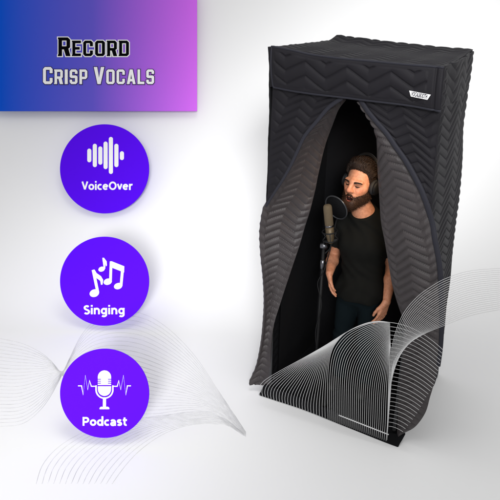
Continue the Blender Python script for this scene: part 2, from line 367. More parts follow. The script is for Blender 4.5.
# ------------------------------------------------------------------ signs standing in front of the sweep
TS = 3.92; PXM = TS/FPX
def wall_depth(pts, gap):
    """how far along the viewing axis a flat sign over these photo points can hang before it touches the sweep"""
    return min(float((on_sweep(x, y, 0)-CAM)@FWD) for x, y in pts)-gap
def frame_at(px, py):
    o = CAM+FWD*TS+RGT*(px-250)*PXM-UPV*(py-250)*PXM
    return Matrix(((RGT[0], UPV[0], -FWD[0], o[0]), (RGT[1], UPV[1], -FWD[1], o[1]), (RGT[2], UPV[2], -FWD[2], o[2]), (0, 0, 0, 1)))
class Sign:
    def __init__(s, name, label, cat, px, py, group=None):
        s.o = thing(name, label, cat, frame_at(px, py), group); s.c = (px, py)
    def l(s, px, py): return ((px-s.c[0])*PXM, -(py-s.c[1])*PXM)
    def poly(s, mb, pts, z0, z1):
        p = [s.l(*q) for q in pts]
        ar = sum(p[i][0]*p[(i+1) % len(p)][1]-p[(i+1) % len(p)][0]*p[i][1] for i in range(len(p)))
        mb.prism(p if ar > 0 else p[::-1], z0, z1)
    def text(s, name, txt, px, py, wpx, hpx, m, z, bold):
        me = text_mesh(txt, .1, bold, .0012)
        xs = [v.co.x for v in me.vertices]; ys = [v.co.y for v in me.vertices]
        sx, sy = wpx*PXM/(max(xs)-min(xs)), hpx*PXM/(max(ys)-min(ys)); cx, cy = (max(xs)+min(xs))/2, (max(ys)+min(ys))/2
        x, y = s.l(px, py)
        for v in me.vertices: v.co = ((v.co.x-cx)*sx+x, (v.co.y-cy)*sy+y, v.co.z+z)
        me.materials.clear(); me.materials.append(m); me.name = name
        o = bpy.data.objects.new(name, me); COL.objects.link(o); o.parent = s.o; return o
    def struts(s, spots, r=.012):
        for px, py in spots:
            x, y = s.l(px, py); w = frame_at(*s.c) @ Vector((x, y, 0)); d = np.array(w)-CAM; d = d/np.linalg.norm(d)
            t = np.linspace(.02, 8, 2000); q = np.array(w)[None]+t[:, None]*d[None]; z = np.interp(q@HOR, PS, PZ)
            L = t[int(np.argmax(q[:, 2] < z))]; dl = np.array([d@RGT, d@UPV, -(d@FWD)])
            b = MB(); b.tube([np.array((x, y, 0))+dl*.013, np.array((x, y, 0))+dl*L], r, 10); b.obj('standoff', M['post'], s.o, local=True)
def ellipse(cx, cy, rx, ry, rot=0., n=32):
    c, s_ = math.cos(rot), math.sin(rot)
    return [(cx+rx*math.cos(a)*c-ry*math.sin(a)*s_, cy+rx*math.cos(a)*s_+ry*math.sin(a)*c) for a in [2*math.pi*k/n for k in range(n)]]
def badge(px, py, label):
    global TS, PXM
    TS = wall_depth([(px+47*math.cos(a), py+47*math.sin(a)) for a in np.linspace(0, 6.28, 24)], .07); PXM = TS/FPX
    s = Sign('round_badge', label, 'badge', px, py, 'round violet badges in a column')
    r = 44.6*PXM; b = MB(); b.lathe([(r-.003, -.012), (r, -.009), (r, -.002), (r-.0015, 0)], 128, (0, 0, 0)); b.obj('disc', M['violet'], s.o, smooth=False, local=True)
    s.struts([(px, py)]); return s
# gradient banner
BW = 197.; TS = wall_depth([(-12, -12), (BW, -12), (-12, 111), (BW, 111)], .10); PXM = TS/FPX; bn = Sign('banner', 'wide banner fading from blue to pink with two lines of lettering', 'banner', 92.5, 49.5)
b = MB(); bn.poly(b, [(-12, -12), (BW, -12), (BW, 111), (-12, 111)], -.012, 0); b.obj('panel', M['gradient'], bn.o, smooth=False, local=True)
bn.struts([(40, 60), (150, 60)])
c_ = .12; w_ = .188; h_ = .162
def mir(x, w): return w-x
GL = {
 'R': (.62, [[(-.03, 0), (w_, 0), (w_, .36), (.29, .36), (.40, 0), (.64, 0), (.53, .40), (.62, .47), (.62, 1-c_), (.62-c_, 1), (-.03, 1), (-.03, .93), (0, .9), (0, .1), (-.03, .07)], [(w_, .36+h_), (w_, 1-h_), (.62-w_, 1-h_), (.62-w_, .36+h_)]]),
 'E': (.55, [[(-.03, 0), (.55, 0), (.55, h_), (w_, h_), (w_, .42), (.47, .42), (.47, .42+h_), (w_, .42+h_), (w_, 1-h_), (.55, 1-h_), (.55, 1), (-.03, 1), (-.03, .93), (0, .9), (0, .1), (-.03, .07)]]),
 'C': (.62, [[(c_, 0), (.62-c_, 0), (.62, c_), (.62, .36), (.62-w_, .36), (.62-w_, h_), (w_, h_), (w_, 1-h_), (.62-w_, 1-h_), (.62-w_, .64), (.62, .64), (.62, 1-c_), (.62-c_, 1), (c_, 1), (0, 1-c_), (0, c_)]]),
 'O': (.63, [[(c_, 0), (.63-c_, 0), (.63, c_), (.63, 1-c_), (.63-c_, 1), (c_, 1), (0, 1-c_), (0, c_)], [(w_, h_), (w_, 1-h_), (.63-w_, 1-h_), (.63-w_, h_)]]),
 'D': (.63, [[(-.03, 0), (.63-c_, 0), (.63, c_), (.63, 1-c_), (.63-c_, 1), (-.03, 1), (-.03, .93), (0, .9), (0, .1), (-.03, .07)], [(w_, h_), (w_, 1-h_), (.63-w_, 1-h_), (.63-w_, h_)]]),
 'I': (.22, [[(0, 0), (.22, 0), (.22, 1), (0, 1)]]),
 'S': (.59, [[(c_, 0), (.59-c_, 0), (.59, c_), (.59, .59-c_*.6), (.59-c_, .59), (w_, .59), (w_, 1-h_), (.59-w_, 1-h_), (.59-w_, .70), (.59, .70), (.59, 1-c_), (.59-c_, 1), (c_, 1), (0, 1-c_), (0, .41+c_*.6), (c_, .41), (.59-w_, .41), (.59-w_, h_), (w_, h_), (w_, .30), (0, .30), (0, c_)]]),
 'P': (.59, [[(0, 0), (w_, 0), (w_, .34), (.59-c_, .34), (.59, .34+c_), (.59, 1-c_), (.59-c_, 1), (0, 1)], [(w_, .34+h_), (w_, 1-h_), (.59-w_, 1-h_), (.59-w_, .34+h_)]]),
 'V': (.68, [[(.24, 0), (.44, 0), (.68, 1), (.46, 1), (.34, .36), (.22, 1), (0, 1)]]),
 'A': (.66, [[(0, 0), (.205, 0), (.24, .18), (.42, .18), (.455, 0), (.66, 0), (.44, 1), (.22, 1)], [(.275, .35), (.33, .68), (.385, .35)]]),
 'L': (.51, [[(0, 0), (.51, 0), (.51, h_), (w_, h_), (w_, 1), (0, 1)]]),
}
def inset(poly, d):
    """mitred offset of a closed outline: d > 0 grows a counter-clockwise one and shrinks a clockwise hole"""
    n = len(poly); out = []
    for i in range(n):
        p0, p1, p2 = (np.array(poly[j % n], float) for j in (i-1, i, i+1))
        e1 = n3_(p1-p0); e2 = n3_(p2-p1); a1 = np.array((e1[1], -e1[0])); a2 = np.array((e2[1], -e2[0])); m_ = a1+a2; k = m_@m_
        out.append(p1+m_*(2*d/max(k, .7)))
    return out
def n3_(v): return v/(np.linalg.norm(v)+1e-12)
def sarea(p): return sum(p[i][0]*p[(i+1) % len(p)][1]-p[(i+1) % len(p)][0]*p[i][1] for i in range(len(p)))
def glyph_line(name, words, px0, px1, base, capb, caps, m, z, grow=0.):
    """small-caps lettering: tall initials, shorter following capitals, fitted between px0 and px1"""
    x = 0; items = []
    for w in words:
        for i, ch in enumerate(w):
            h = capb if i == 0 else caps; items.append((ch, x, h)); x += GL[ch][0]*h+.15*caps
        x += .34*caps
    x -= .49*caps; k = (px1-px0)/x; mb = MB()
    for gi, (ch, x0, h) in enumerate(items):
        cu = bpy.data.curves.new(name, 'CURVE'); cu.dimensions = '2D'; cu.fill_mode = 'BOTH'; cu.extrude = .0010
        for pi, poly in enumerate(GL[ch][1]):
            q = [bn.l(px0+(x0+gx*h)*k, base-gy*h) for gx, gy in poly]
            if (sarea(q) > 0) != (pi == 0): q = q[::-1]
            if grow:
                q2 = inset(q, grow*PXM)
                if (sarea(q2) > 0) != (pi == 0): continue
                q = q2
            sp = cu.splines.new('POLY'); sp.points.add(len(q)-1); sp.use_cyclic_u = True
            for i, (lx, ly) in enumerate(q): sp.points[i].co = (lx, ly, 0, 1)
        o = bpy.data.objects.new('txt', cu); COL.objects.link(o); bpy.context.view_layer.update()
        me = bpy.data.meshes.new_from_object(o.evaluated_get(bpy.context.evaluated_depsgraph_get())); bpy.data.objects.remove(o)
        mb.add([(v.co.x, v.co.y, v.co.z+z+.00025*(gi % 2)) for v in me.vertices], [tuple(p.vertices) for p in me.polygons])
    return mb.obj(name, m, bn.o, smooth=False, local=True)
glyph_line('lettering_outline', ['RECORD'], 58.6, 129.0, 56.2, 18.6, 15.4, M['white_print'], .002, 1.0)
glyph_line('lettering', ['RECORD'], 58.6, 129.0, 56.2, 18.6, 15.4, M['black_print'], .005)
glyph_line('lettering_outline', ['CRISP', 'VOCALS'], 43.2, 154.2, 84.2, 17.0, 14.6, M['outline_print'], .002, .7)
glyph_line('lettering', ['CRISP', 'VOCALS'], 43.2, 154.2, 84.2, 17.0, 14.6, M['white_print'], .005)
# bold rounded sans lettering for the badges, drawn as thick pen strokes (x-height 1, stem .3)
def arcp(cx, cy, rx, ry, a0, a1, n=14): return [(cx+rx*math.cos(math.radians(a)), cy+ry*math.sin(math.radians(a))) for a in np.linspace(a0, a1, n)]
T_ = .27
SG = {
 'V': (1.02, [[(.10, 1.38), (.51, .10)], [(.92, 1.38), (.51, .10)]]), 'v': (.84, [[(.10, 1.0), (.42, .10)], [(.74, 1.0), (.42, .10)]]),
 'o': (.96, [arcp(.48, .5, .34, .37, 0, 360, 28)]), 'O': (1.30, [arcp(.65, .69, .49, .56, 0, 360, 32)]),
 'i': (.36, [[(.18, 0), (.18, 1.0)], [(.18, 1.20), (.18, 1.46)]]), 'c': (.80, [arcp(.46, .5, .33, .37, 52, 308, 20)]),
 'e': (.92, [[(.16, .53), (.78, .53)], arcp(.46, .5, .33, .37, 5, 318, 24)]), 'r': (.62, [[(.18, 0), (.18, 1.0)], arcp(.54, .50, .36, .38, 165, 78, 8)]),
 'S': (.92, [arcp(.46, 1.02, .31, .26, 35, 235, 14)+arcp(.46, .38, .32, .28, 62, -150, 16)]),
 'n': (.96, [[(.18, 0), (.18, 1.0)], arcp(.48, .53, .30, .36, 178, 0, 14)+[(.78, 0)]]),
 'g': (.96, [arcp(.46, .5, .31, .37, 0, 360, 26), [(.78, 1.0), (.78, -.05)]+arcp(.46, -.06, .32, .26, 0, -140, 12)]),
 'P': (1.02, [[(.18, 0), (.18, 1.38)], [(.18, 1.24), (.52, 1.24)]+arcp(.52, .92, .34, .32, 85, -85, 12)+[(.18, .60)]]),
 'd': (.98, [arcp(.46, .5, .31, .37, 0, 360, 26), [(.80, 0), (.80, 1.50)]]),
 'a': (.90, [arcp(.42, .58, .30, .30, 150, 0, 12)+[(.72, 0)], arcp(.42, .29, .27, .19, 60, 330, 16), [(.46, .52), (.72, .52)]]),
 's': (.78, [arcp(.40, .71, .24, .18, 30, 240, 12)+arcp(.38, .30, .26, .19, 62, -150, 12)]),
 't': (.68, [[(.28, 1.30), (.28, .34)]+arcp(.50, .34, .22, .22, 185, 290, 8), [(.04, .90), (.62, .90)]]),
}
def ribbon(mb, pts, wd, z0, z1):
    p = [np.array(q, float) for q in pts]; n = len(p); closed = np.linalg.norm(p[0]-p[-1]) < 1e-6; L = []; R_ = []
    for i in range(n):
        a = p[i-1] if i else (p[-2] if closed else p[0]); b = p[i+1] if i < n-1 else (p[1] if closed else p[-1])
        e1 = n3_(p[i]-a) if np.linalg.norm(p[i]-a) > 1e-9 else n3_(b-p[i]); e2 = n3_(b-p[i]) if np.linalg.norm(b-p[i]) > 1e-9 else e1
        a1 = np.array((-e1[1], e1[0])); a2 = np.array((-e2[1], e2[0])); m_ = (a1+a2); m_ = m_*(1/max(m_@m_, .75)) if m_@m_ > 0 else a1*.5
        L.append(p[i]+m_*wd); R_.append(p[i]-m_*wd)
    v = [(*q, z0) for q in L]+[(*q, z0) for q in R_]+[(*q, z1) for q in L]+[(*q, z1) for q in R_]; f = []
    for i in range(n-1):
        f += [(2*n+i, 3*n+i, 3*n+i+1, 2*n+i+1), (i, 2*n+i, 2*n+i+1, i+1), (n+i, n+i+1, 3*n+i+1, 3*n+i)]
    if not closed: f += [(0, n, 3*n, 2*n), (n-1, 3*n-1, 4*n-1, 2*n-1)[::-1]]
    mb.add(v, f)
def pen_text(sg, txt, px0, px1, base, xh):
    x = sum(SG[c][0] for c in txt)+.06*(len(txt)-1); k = (px1-px0)/x; mb = MB(); cx = px0; z = .0030
    for c in txt:
        for st_ in SG[c][1]:
            ribbon(mb, [sg.l(cx+gx*k, base-gy*xh) for gx, gy in st_], T_*(k+xh)/2*PXM, .0004, z); z = .0030+((z-.0030+.0002) % .0016)
        cx += (SG[c][0]+.06)*k
    return mb.obj('lettering', M['white_print'], sg.o, smooth=False, local=True)
# badges
Z0, Z1 = .0005, .003
s = badge(104.5, 168.8, 'round violet badge with white sound bars reading VoiceOver')
b = MB(); cv = lambda x, y, oy: (50+x/4.545, oy+y/4.545)
for x, a, c in ((179, 153, 215), (204, 131, 237), (229, 143, 226), (253, 121, 246), (277, 100, 268), (302, 131, 237), (327, 165, 205)):
    px, y0 = cv(x, a, 115); _, y1 = cv(x, c, 115); r = 2.05
    pl = [(px+r*math.cos(t), y0+r-r*math.sin(t)) for t in np.linspace(0, math.pi, 10)]+[(px+r*math.cos(t), y1-r-r*math.sin(t)) for t in np.linspace(math.pi, 2*math.pi, 10)]
    s.poly(b, pl, Z0, Z1)
b.obj('sound_bars', M['white_print'], s.o, smooth=False, local=True)
pen_text(s, 'VoiceOver', 81.8, 132.6, 190.0, 6.1)
s = badge(104.5, 281.2, 'round violet badge with white music notes reading Singing')
def note(poly_list, heads):
    b = MB(); z = Z1
    for pl in poly_list: s.poly(b, [cv(x, y, 228) for x, y in pl], Z0, z); z += .0003
    for cx, cy, rx, ry, ro in heads:
        px, py = cv(cx, cy, 228); s.poly(b, ellipse(px, py, rx/4.545, ry/4.545, ro), Z0, z); z += .0003
    b.obj('music_note', M['white_print'], s.o, smooth=False, local=True)
note([[(190, 192), (203, 190), (224, 292), (212, 296)], [(194, 190), (203, 189), (212, 205), (232, 219), (242, 236), (239, 257), (232, 258), (229, 240), (210, 226)]], [(202, 296, 22, 17, -.35)])
note([[(238, 136), (246, 135), (252, 184), (245, 186)], [(239, 135), (247, 137), (258, 152), (259, 170), (254, 175), (250, 161), (243, 155)]], [(235, 187, 15, 11, -.35)])
note([[(272, 156), (284, 154), (281, 244), (269, 244)], [(324, 182), (337, 182), (329, 264), (317, 264)], [(272, 152), (280, 151), (338, 174), (337, 202), (276, 178)]], [(263, 244, 19, 14, -.3), (310, 264, 19, 14, -.3)])
pen_text(s, 'Singing', 83.6, 125.0, 314.2, 6.3)
s = badge(104.5, 393.4, 'round violet badge with white microphone and pulse line reading Podcast')
oy = 340
b = MB()
cap = [(248+30*math.cos(t), 168-30*math.sin(t)) for t in np.linspace(0, math.pi, 18)]
s.poly(b, [cv(x, y, oy) for x, y in cap+[(218, 204), (278, 204)]], Z0, Z1)
low = [(248+29.5*math.cos(t), 224-29.5*math.sin(t)) for t in np.linspace(math.pi, 2*math.pi, 18)]
s.poly(b, [cv(x, y, oy) for x, y in low+[(278, 210), (218, 210)]], Z0, Z1)
mic_icon = b.obj('microphone_icon', M['white_print'], s.o, smooth=False, local=True)
b = MB()
for k, y in enumerate((178, 187, 196)):
    for x0, x1 in ((217, 232), (264, 279)):
        b = MB(); s.poly(b, [cv(x0, y-1.9, oy), cv(x1, y-1.9, oy), cv(x1, y+1.9, oy), cv(x0, y+1.9, oy)], Z1+.0002, Z1+.0008)
        b.obj('grille_slot', M['violet'], mic_icon, smooth=False, local=True)
b = MB()
ribbon(b, [s.l(*cv(x, y, oy)) for x, y in [(210, 206), (210, 222)]+[(248+38*math.cos(t), 226-38*math.sin(t)) for t in np.linspace(math.pi, 2*math.pi, 24)]+[(286, 222), (286, 206)]], 6.2/4.545*PXM, Z0, Z1)
s.poly(b, [cv(x, y, oy) for x, y in ((241, 260), (255, 260), (255, 305), (241, 305))], Z0, Z1+.0003)
s.poly(b, [cv(x, y, oy) for x, y in ((232, 303), (264, 303), (270, 308), (270, 314), (226, 314), (226, 308))], Z0, Z1+.0006)
b.obj('stand_icon', M['white_print'], s.o, smooth=False, local=True)
for pl in ([(128, 208), (144, 208), (151, 250), (161, 160), (172, 226), (180, 184), (188, 210), (209, 210)], [(287, 210), (306, 210), (313, 184), (322, 226), (334, 160), (345, 250), (352, 208), (368, 208)]):
    b = MB(); ribbon(b, [s.l(*cv(x, y, oy)) for x, y in pl], .95*PXM, Z0, Z1-.0006); b.obj('pulse_line', M['white_print'], s.o, smooth=False, local=True)
pen_text(s, 'Podcast', 82.4, 127.4, 425.6, 6.3)

# ------------------------------------------------------------------ fine wave lines
def lerp_curves(c0, c1, n, npt=60):
    a, b_ = resample(np.array(c0, float), npt), resample(np.array(c1, float), npt)
    return [a*(1-k/(n-1))+b_*k/(n-1) for k in range(n)]
def wire_sheet(curves, r, parent, y0):
    b = MB()
    for k, c in enumerate(curves):
        p = [P(x, y, y0-.02*math.sin((x-250)*.03)-.0004*k) for x, y in c]
        b.tube(p, r, 5)
    return b.obj('wire_sheet', M['wire'], parent)
wave = thing('wire_wave', 'rippling sheets of fine white wires rising before the booth threshold', 'wire sculpture', Matrix.Translation((W/2, -.1, 0)))
C0 = [(328, 419), (327.5, 395), (328, 372), (330.5, 355), (336, 343), (347, 332), (364, 323.8), (378, 321.2), (390, 322.4)]
CL = [(260, 396), (259, 390), (261, 384), (268, 378), (285, 368), (305, 357), (325, 345.5), (345, 333), (358, 326.5), (366, 323.2), (372, 321.8)]
C1 = [(386, 441), (387.2, 425), (387.8, 408), (388.2, 392), (388.6, 378), (389, 366), (389.4, 358), (390, 352), (390.5, 347)]
wire_sheet(lerp_curves(C0, CL, 25), .0013, wave, -.12)
wire_sheet(lerp_curves(C0, C1, 30), .0013, wave, -.135)
EL = []
for k in range(26):
    y = 322.4+k*4.15; xe = float(np.interp(y, [322, 350, 366, 385, 400, 415, 427], [443, 438, 434, 425, 419, 411, 404])); n_s = (xe-390)/58
    EL.append([(390-k*.06+t*(xe-390), y+(5*t+25*t*t)*n_s*(1-.25*k/26)) for t in np.linspace(0, 1, 8)])
wire_sheet([resample(np.array(c, float), 24) for c in EL], .0013, wave, -.13)
D0 = [(387, 440), (388, 405), (389, 372), (393, 342), (402, 316), (416, 298), (432, 286), (447, 278), (470, 271), (503, 268)]
D1 = [(391.5, 380), (391.7, 374), (392.2, 368), (394, 361), (399, 353), (408, 344), (424, 334), (448, 324), (473, 315), (503, 309)]
wire_sheet(lerp_curves(D0, D1, 22), .0012, wave, -.15)
def printed(name, label, sets, r):
    b = MB()
    for c in sets: b.tube([on_sweep(x, y) for x, y in c], [r*min(1., .22+2.6*(1-i/(len(c)-1))) for i in range(len(c))], 4)
    return tag(b.obj(name, M['grey_line']), label, 'line pattern')
WA = [[(-4, 427), (22, 424), (42, 408), (58, 383), (70, 357), (83, 333), (99, 318), (122, 311.5), (146, 315), (170, 330), (195, 356), (218, 390), (246, 432)],
      [(-4, 338), (20, 343), (38, 351), (52, 362), (66, 380), (84, 399), (108, 411), (134, 417), (155, 417.5), (180, 413), (202, 411), (222, 416), (246, 437)]]
WC = [[(36, 484), (42, 466), (55, 450), (76, 436), (105, 425), (140, 418.5), (175, 414), (205, 412), (222, 417), (244, 433)], [(112, 484), (122, 470), (134, 456), (148, 444), (164, 434), (182, 427), (200, 424), (215, 424), (228, 426), (244, 436)]]
printed('wave_lines', 'faint grey wave lines sweeping from left edge into a tall hump behind lower badges', lerp_curves(WA[0], WA[1], 25, 80), .0012)
printed('wave_lines', 'faint grey fan of wave lines spreading below the Podcast badge', lerp_curves(WC[0], WC[1], 14, 50), .0012)

#PERSON
# ------------------------------------------------------------------ signed-distance modelling for the figure
def n3(v): v = np.asarray(v, float); return v/np.linalg.norm(v)
class Field:
    def __init__(s, lo, hi, h):
        s.lo = np.array(lo, float); s.h = h; s.n = np.ceil((np.array(hi)-s.lo)/h).astype(int)+1
        s.d = np.full(s.n, .08, np.float32)
    def apply(s, lo, hi, fn, k, sub=False, pad=.07):
        a = np.clip(np.floor((np.array(lo)-pad-s.lo)/s.h).astype(int), 0, s.n); b = np.clip(np.ceil((np.array(hi)+pad-s.lo)/s.h).astype(int)+1, 0, s.n)
        if (b <= a).any(): return
        ax = [s.lo[i]+s.h*np.arange(a[i], b[i]) for i in range(3)]
        p = np.stack(np.meshgrid(*ax, indexing='ij'), -1)
        d = fn(p).astype(np.float32); sl = tuple(slice(a[i], b[i]) for i in range(3)); o = s.d[sl]
        if sub: d = -d; hh = np.clip(k-np.abs(o-d), 0, None)/k; s.d[sl] = np.maximum(o, d)+hh*hh*k*.25
        else: hh = np.clip(k-np.abs(o-d), 0, None)/k; s.d[sl] = np.minimum(o, d)-hh*hh*k*.25
    def cap(s, a, b, ra, rb, k=.02, sub=False, cut=None):
        a = np.array(a, float); b = np.array(b, float); ba = b-a; L2 = ba@ba+1e-12
        def fn(p):
            t = np.clip(((p-a)@ba)/L2, 0, 1); d = np.linalg.norm(p-a-t[..., None]*ba, axis=-1)-(ra+(rb-ra)*t)
            if cut is not None: d = np.maximum(d, (p-cut[0])@cut[1])
            return d
        r = max(ra, rb); s.apply(np.minimum(a, b)-r, np.maximum(a, b)+r, fn, k, sub)
    def ell(s, c, r, k=.02, rot=None, sub=False):
        c = np.array(c, float); r = np.array(r, float)
        def fn(p):
            q = p-c
            if rot is not None: q = q@rot
            k0 = np.linalg.norm(q/r, axis=-1); k1 = np.linalg.norm(q/(r*r), axis=-1)+1e-9; return k0*(k0-1)/k1
        m_ = r.max() if rot is not None else r
        s.apply(c-m_, c+m_, fn, k, sub)
    def grid(s):
        return np.stack(np.meshgrid(*[s.lo[i]+s.h*np.arange(s.n[i]) for i in range(3)], indexing='ij'), -1)
    def mesh(s):
        """surface nets"""
        d = s.d; neg = d < 0; nx, ny, nz = s.n
        c = np.zeros((nx-1, ny-1, nz-1), np.int8)
        for i in (0, 1):
            for j in (0, 1):
                for k in (0, 1): c += neg[i:nx-1+i, j:ny-1+j, k:nz-1+k]
        act = (c > 0) & (c < 8); idx = np.full(act.shape, -1, np.int64); cells = np.argwhere(act); idx[act] = np.arange(len(cells))
        acc = np.zeros((len(cells), 3)); cnt = np.zeros(len(cells))
        cor = [(i, j, k) for i in (0, 1) for j in (0, 1) for k in (0, 1)]
        for a in range(8):
            for b in range(a+1, 8):
                if sum(abs(cor[a][q]-cor[b][q]) for q in range(3)) != 1: continue
                ia = cells+cor[a]; ib = cells+cor[b]; da = d[tuple(ia.T)]; db = d[tuple(ib.T)]; m_ = (da < 0) != (db < 0)
                t = np.where(m_, da/np.where(da == db, 1, da-db), 0)
                acc += np.where(m_[:, None], ia+(ib-ia)*t[:, None], 0); cnt += m_
        V = s.lo+s.h*acc/cnt[:, None]; F = []
        for ax in range(3):
            o1, o2 = [(1, 2), (2, 0), (0, 1)][ax]
            sl0 = [slice(None)]*3; sl1 = [slice(None)]*3; sl0[ax] = slice(0, -1); sl1[ax] = slice(1, None)
            A = neg[tuple(sl0)]; B = neg[tuple(sl1)]; e = np.argwhere(A != B)
            e = e[(e[:, o1] > 0) & (e[:, o2] > 0) & (e[:, o1] < s.n[o1]-1) & (e[:, o2] < s.n[o2]-1)]
            u = np.zeros(3, int); u[o1] = 1; w = np.zeros(3, int); w[o2] = 1
            q = np.stack([idx[tuple((e-u-w).T)], idx[tuple((e-w).T)], idx[tuple(e.T)], idx[tuple((e-u).T)]], 1)
            fl = ~A[tuple(e.T)]; q[fl] = q[fl][:, ::-1]; F.append(q)
        F = np.vstack(F); F = F[(F >= 0).all(1)]
        return V, F

# ------------------------------------------------------------------ the singer
HC = np.array([.455, .315, 1.452]); HS = 1.17                     # head centre and size
hf = n3((-.18, -.95, .13)); hx = n3(np.cross(hf, (.05, 0, 1.))); hx = -hx if hx[0] < 0 else hx
hz = n3(np.cross(hx, -hf)); hz = -hz if hz[2] < 0 else hz
HR = np.stack([hx, hf, hz], 1)                                    # local (his left, forward, up) -> world
def hw(x, y, z): return HC+HR@(np.array([x, y, z])*HS)
def hl(p): return ((p-HC)@HR)/HS
shR, elR, wrR, tipR = np.array((.352, .37, 1.158)), P(333.5, 256, .44), P(329.5, 273, .235), P(332, 297, .205)
shL, elL, wrL, tipL = np.array((.632, .37, 1.19)), P(392, 270, .43), P(386.5, 302, .275), P(377.5, 326, .235)
def hand(f, w, tip, side, curl, k=.006):
    L = np.linalg.norm(tip-w)*1.02; d = n3(tip-w); s = n3(side-d*(side@d)); n = n3(curl-d*(curl@d)-s*(curl@s)); q = L/.17
    kn = []
    for i, (o, l) in enumerate(((.027, .50), (.009, .53), (-.009, .51), (-.026, .46))):
        kp = w+d*l*L+s*o*q; kn.append(kp); f.cap(w+s*o*.55*q, kp, .0135*q, .0105*q, .012)
    for kp, ln, o in zip(kn, (.42, .47, .44, .34), (.06, .02, -.03, -.09)):
        a = kp; seg = ln*L/2.6; ang = .18; dd = n3(d+s*o)
        for j, r in enumerate((.0092, .0084, .0074)):
            b = a+(dd*math.cos(ang)+n*math.sin(ang))*seg*(1, .85, .7)[j]; f.cap(a, b, r*q, r*.92*q, k if j == 0 else .003); a = b; ang += (.22, .25, .2)[j]
    t0 = w+d*.10*L+s*.016*q; t1 = w+d*.33*L+s*.040*q+n*.010*q; t2 = w+d*.50*L+s*.047*q+n*.018*q; t3 = w+d*.62*L+s*.044*q+n*.024*q
    f.cap(t0, t1, .015*q, .0115*q, .012); f.cap(t1, t2, .011*q, .0095*q, .004); f.cap(t2, t3, .0095*q, .008*q, .003)
def torso(f, g, arms=True):
    f.ell((.492, .375, .745), (.142+g, .100+g, .125+g), .04); f.ell((.490, .372, .90), (.124+g, .088+g, .15+g), .06)
    f.ell((.488, .368, 1.055), (.150+g, .102+g, .15+g), .06); f.cap(shR+(.02, 0, -.005), shL-(.02, 0, .005), .052+g, .052+g, .05)
    f.cap((.425, .31, 1.06), (.55, .31, 1.065), .05+g, .05+g, .06)
    f.cap((.40, .375, 1.19), (.475, .36, 1.255), .04+g, .045+g, .04); f.cap((.585, .375, 1.215), (.495, .36, 1.26), .04+g, .045+g, .04)
bf = Field((.17, .06, -.01), (.82, .56, 1.66), .0036)
torso(bf, -.004)
bf.cap((.488, .372, 1.17), hw(0, -.022, -.09), .066, .060, .04)
for a, b, c in ((shR, elR, wrR), (shL, elL, wrL)):
    bf.cap(a, b, .046, .036, .03); bf.cap(b, b+(c-b)*.3, .037, .038, .02); bf.cap(b+(c-b)*.3, c, .038, .0235, .02)
hand(bf, wrR, tipR, np.array((.25, -1, 0)), np.array((1., .2, 0))); hand(bf, wrL, tipL, np.array((-.55, -1, 0)), np.array((-1., .5, 0)))
LEG = []
for sx in (-1, 1):
    h_, k_, a_ = np.array((.492+sx*.072, .375, .70)), np.array((.492+sx*.083, .345, .395)), np.array((.492+sx*.092, .385, .075)); LEG.append((h_, k_, a_))
    bf.cap(h_, k_, .072, .050, .03); bf.cap(k_, a_, .050, .034, .02); bf.cap(a_-(0, 0, .03), a_+(sx*.015, -.13, -.045), .03, .024, .02)
# head
def H_(fn, *a, **k): fn(*a, **k)
def hcap(f, a, b, ra, rb, k, **kw): f.cap(hw(*a), hw(*b), ra*HS, rb*HS, k*HS, **kw)
def hell(f, c, r, k, **kw): f.ell(hw(*c), np.array(r)*HS, k*HS, rot=HR, **kw)
def skull(f, g=0.):
    hell(f, (0, -.012, .037), (.068+g, .094+g, .086+g), .01); hell(f, (0, .030, -.030), (.053+g, .060+g, .088+g), .03)
def jaw(f, g=0.):
    hcap(f, (-.040, .012, -.060), (-.012, .074, -.100), .025+g, .020+g, .025); hcap(f, (.040, .012, -.060), (.012, .074, -.100), .025+g, .020+g, .025)
    hcap(f, (-.010, .078, -.098), (.010, .078, -.098), .021+g, .021+g, .02)
skull(bf); jaw(bf)
for sx in (-1, 1):
    hcap(bf, (sx*.042, .050, -.014), (sx*.028, .068, -.030), .021, .017, .025)
    hell(bf, (sx*.030, .096, .004), (.019, .018, .012), .012, sub=True)
    hell(bf, (sx*.030, .0700, .002), (.0150, .0140, .0125), .005)
    hcap(bf, (sx*.017, .0745, -.0040), (sx*.043, .067, -.0040), .0075, .006, .006)
    hcap(bf, (sx*.008, .0890, .0150), (sx*.042, .0770, .0165), .0105, .0085, .016)
    hell(bf, (sx*.0125, .099, -.032), (.0085, .0105, .0085), .007)
    hell(bf, (sx*.0065, .106, -.0405), (.0042, .006, .0035), .003, sub=True)
    e0 = (sx*.071, -.004, -.002)
    hell(bf, e0, (.011, .021, .033), .012); hell(bf, (sx*.084, .001, .001), (.006, .012, .020), .006, sub=True)
hcap(bf, (0, .085, .020), (0, .1125, -.026), .0085, .0115, .014); hcap(bf, (0, .111, -.028), (0, .104, -.034), .0115, .008, .006)
hell(bf, (0, .078, -.056), (.030, .018, .016), .014)
hell(bf, (0, .094, -.0725), (.0185, .024, .0125), .005, sub=True)
hcap(bf, (-.018, .0870, -.063), (0, .0955, -.0595), .0045, .0062, .004); hcap(bf, (.018, .0870, -.063), (0, .0955, -.0595), .0045, .0062, .004)
hcap(bf, (-.016, .0840, -.0800), (0, .0905, -.0860),   .0036, .0044, .005); hcap(bf, (.016, .0840, -.0800), (0, .0905, -.0860),   .0036, .0044, .005)
V, F = bf.mesh()
person = thing('person', 'bearded man in black T-shirt singing with eyes shut inside the booth', 'person', Matrix.Translation((.492, .375, 0)))
body = mesh_obj('body', V, F, M['skin'], person)
L_ = hl(V); tint = np.tile(np.array([.45, .215, .128]), (len(V), 1))
def blend(mask, col):
    global tint
    m_ = np.clip(mask, 0, 1)[:, None]; tint = tint*(1-m_)+np.array(col)*m_
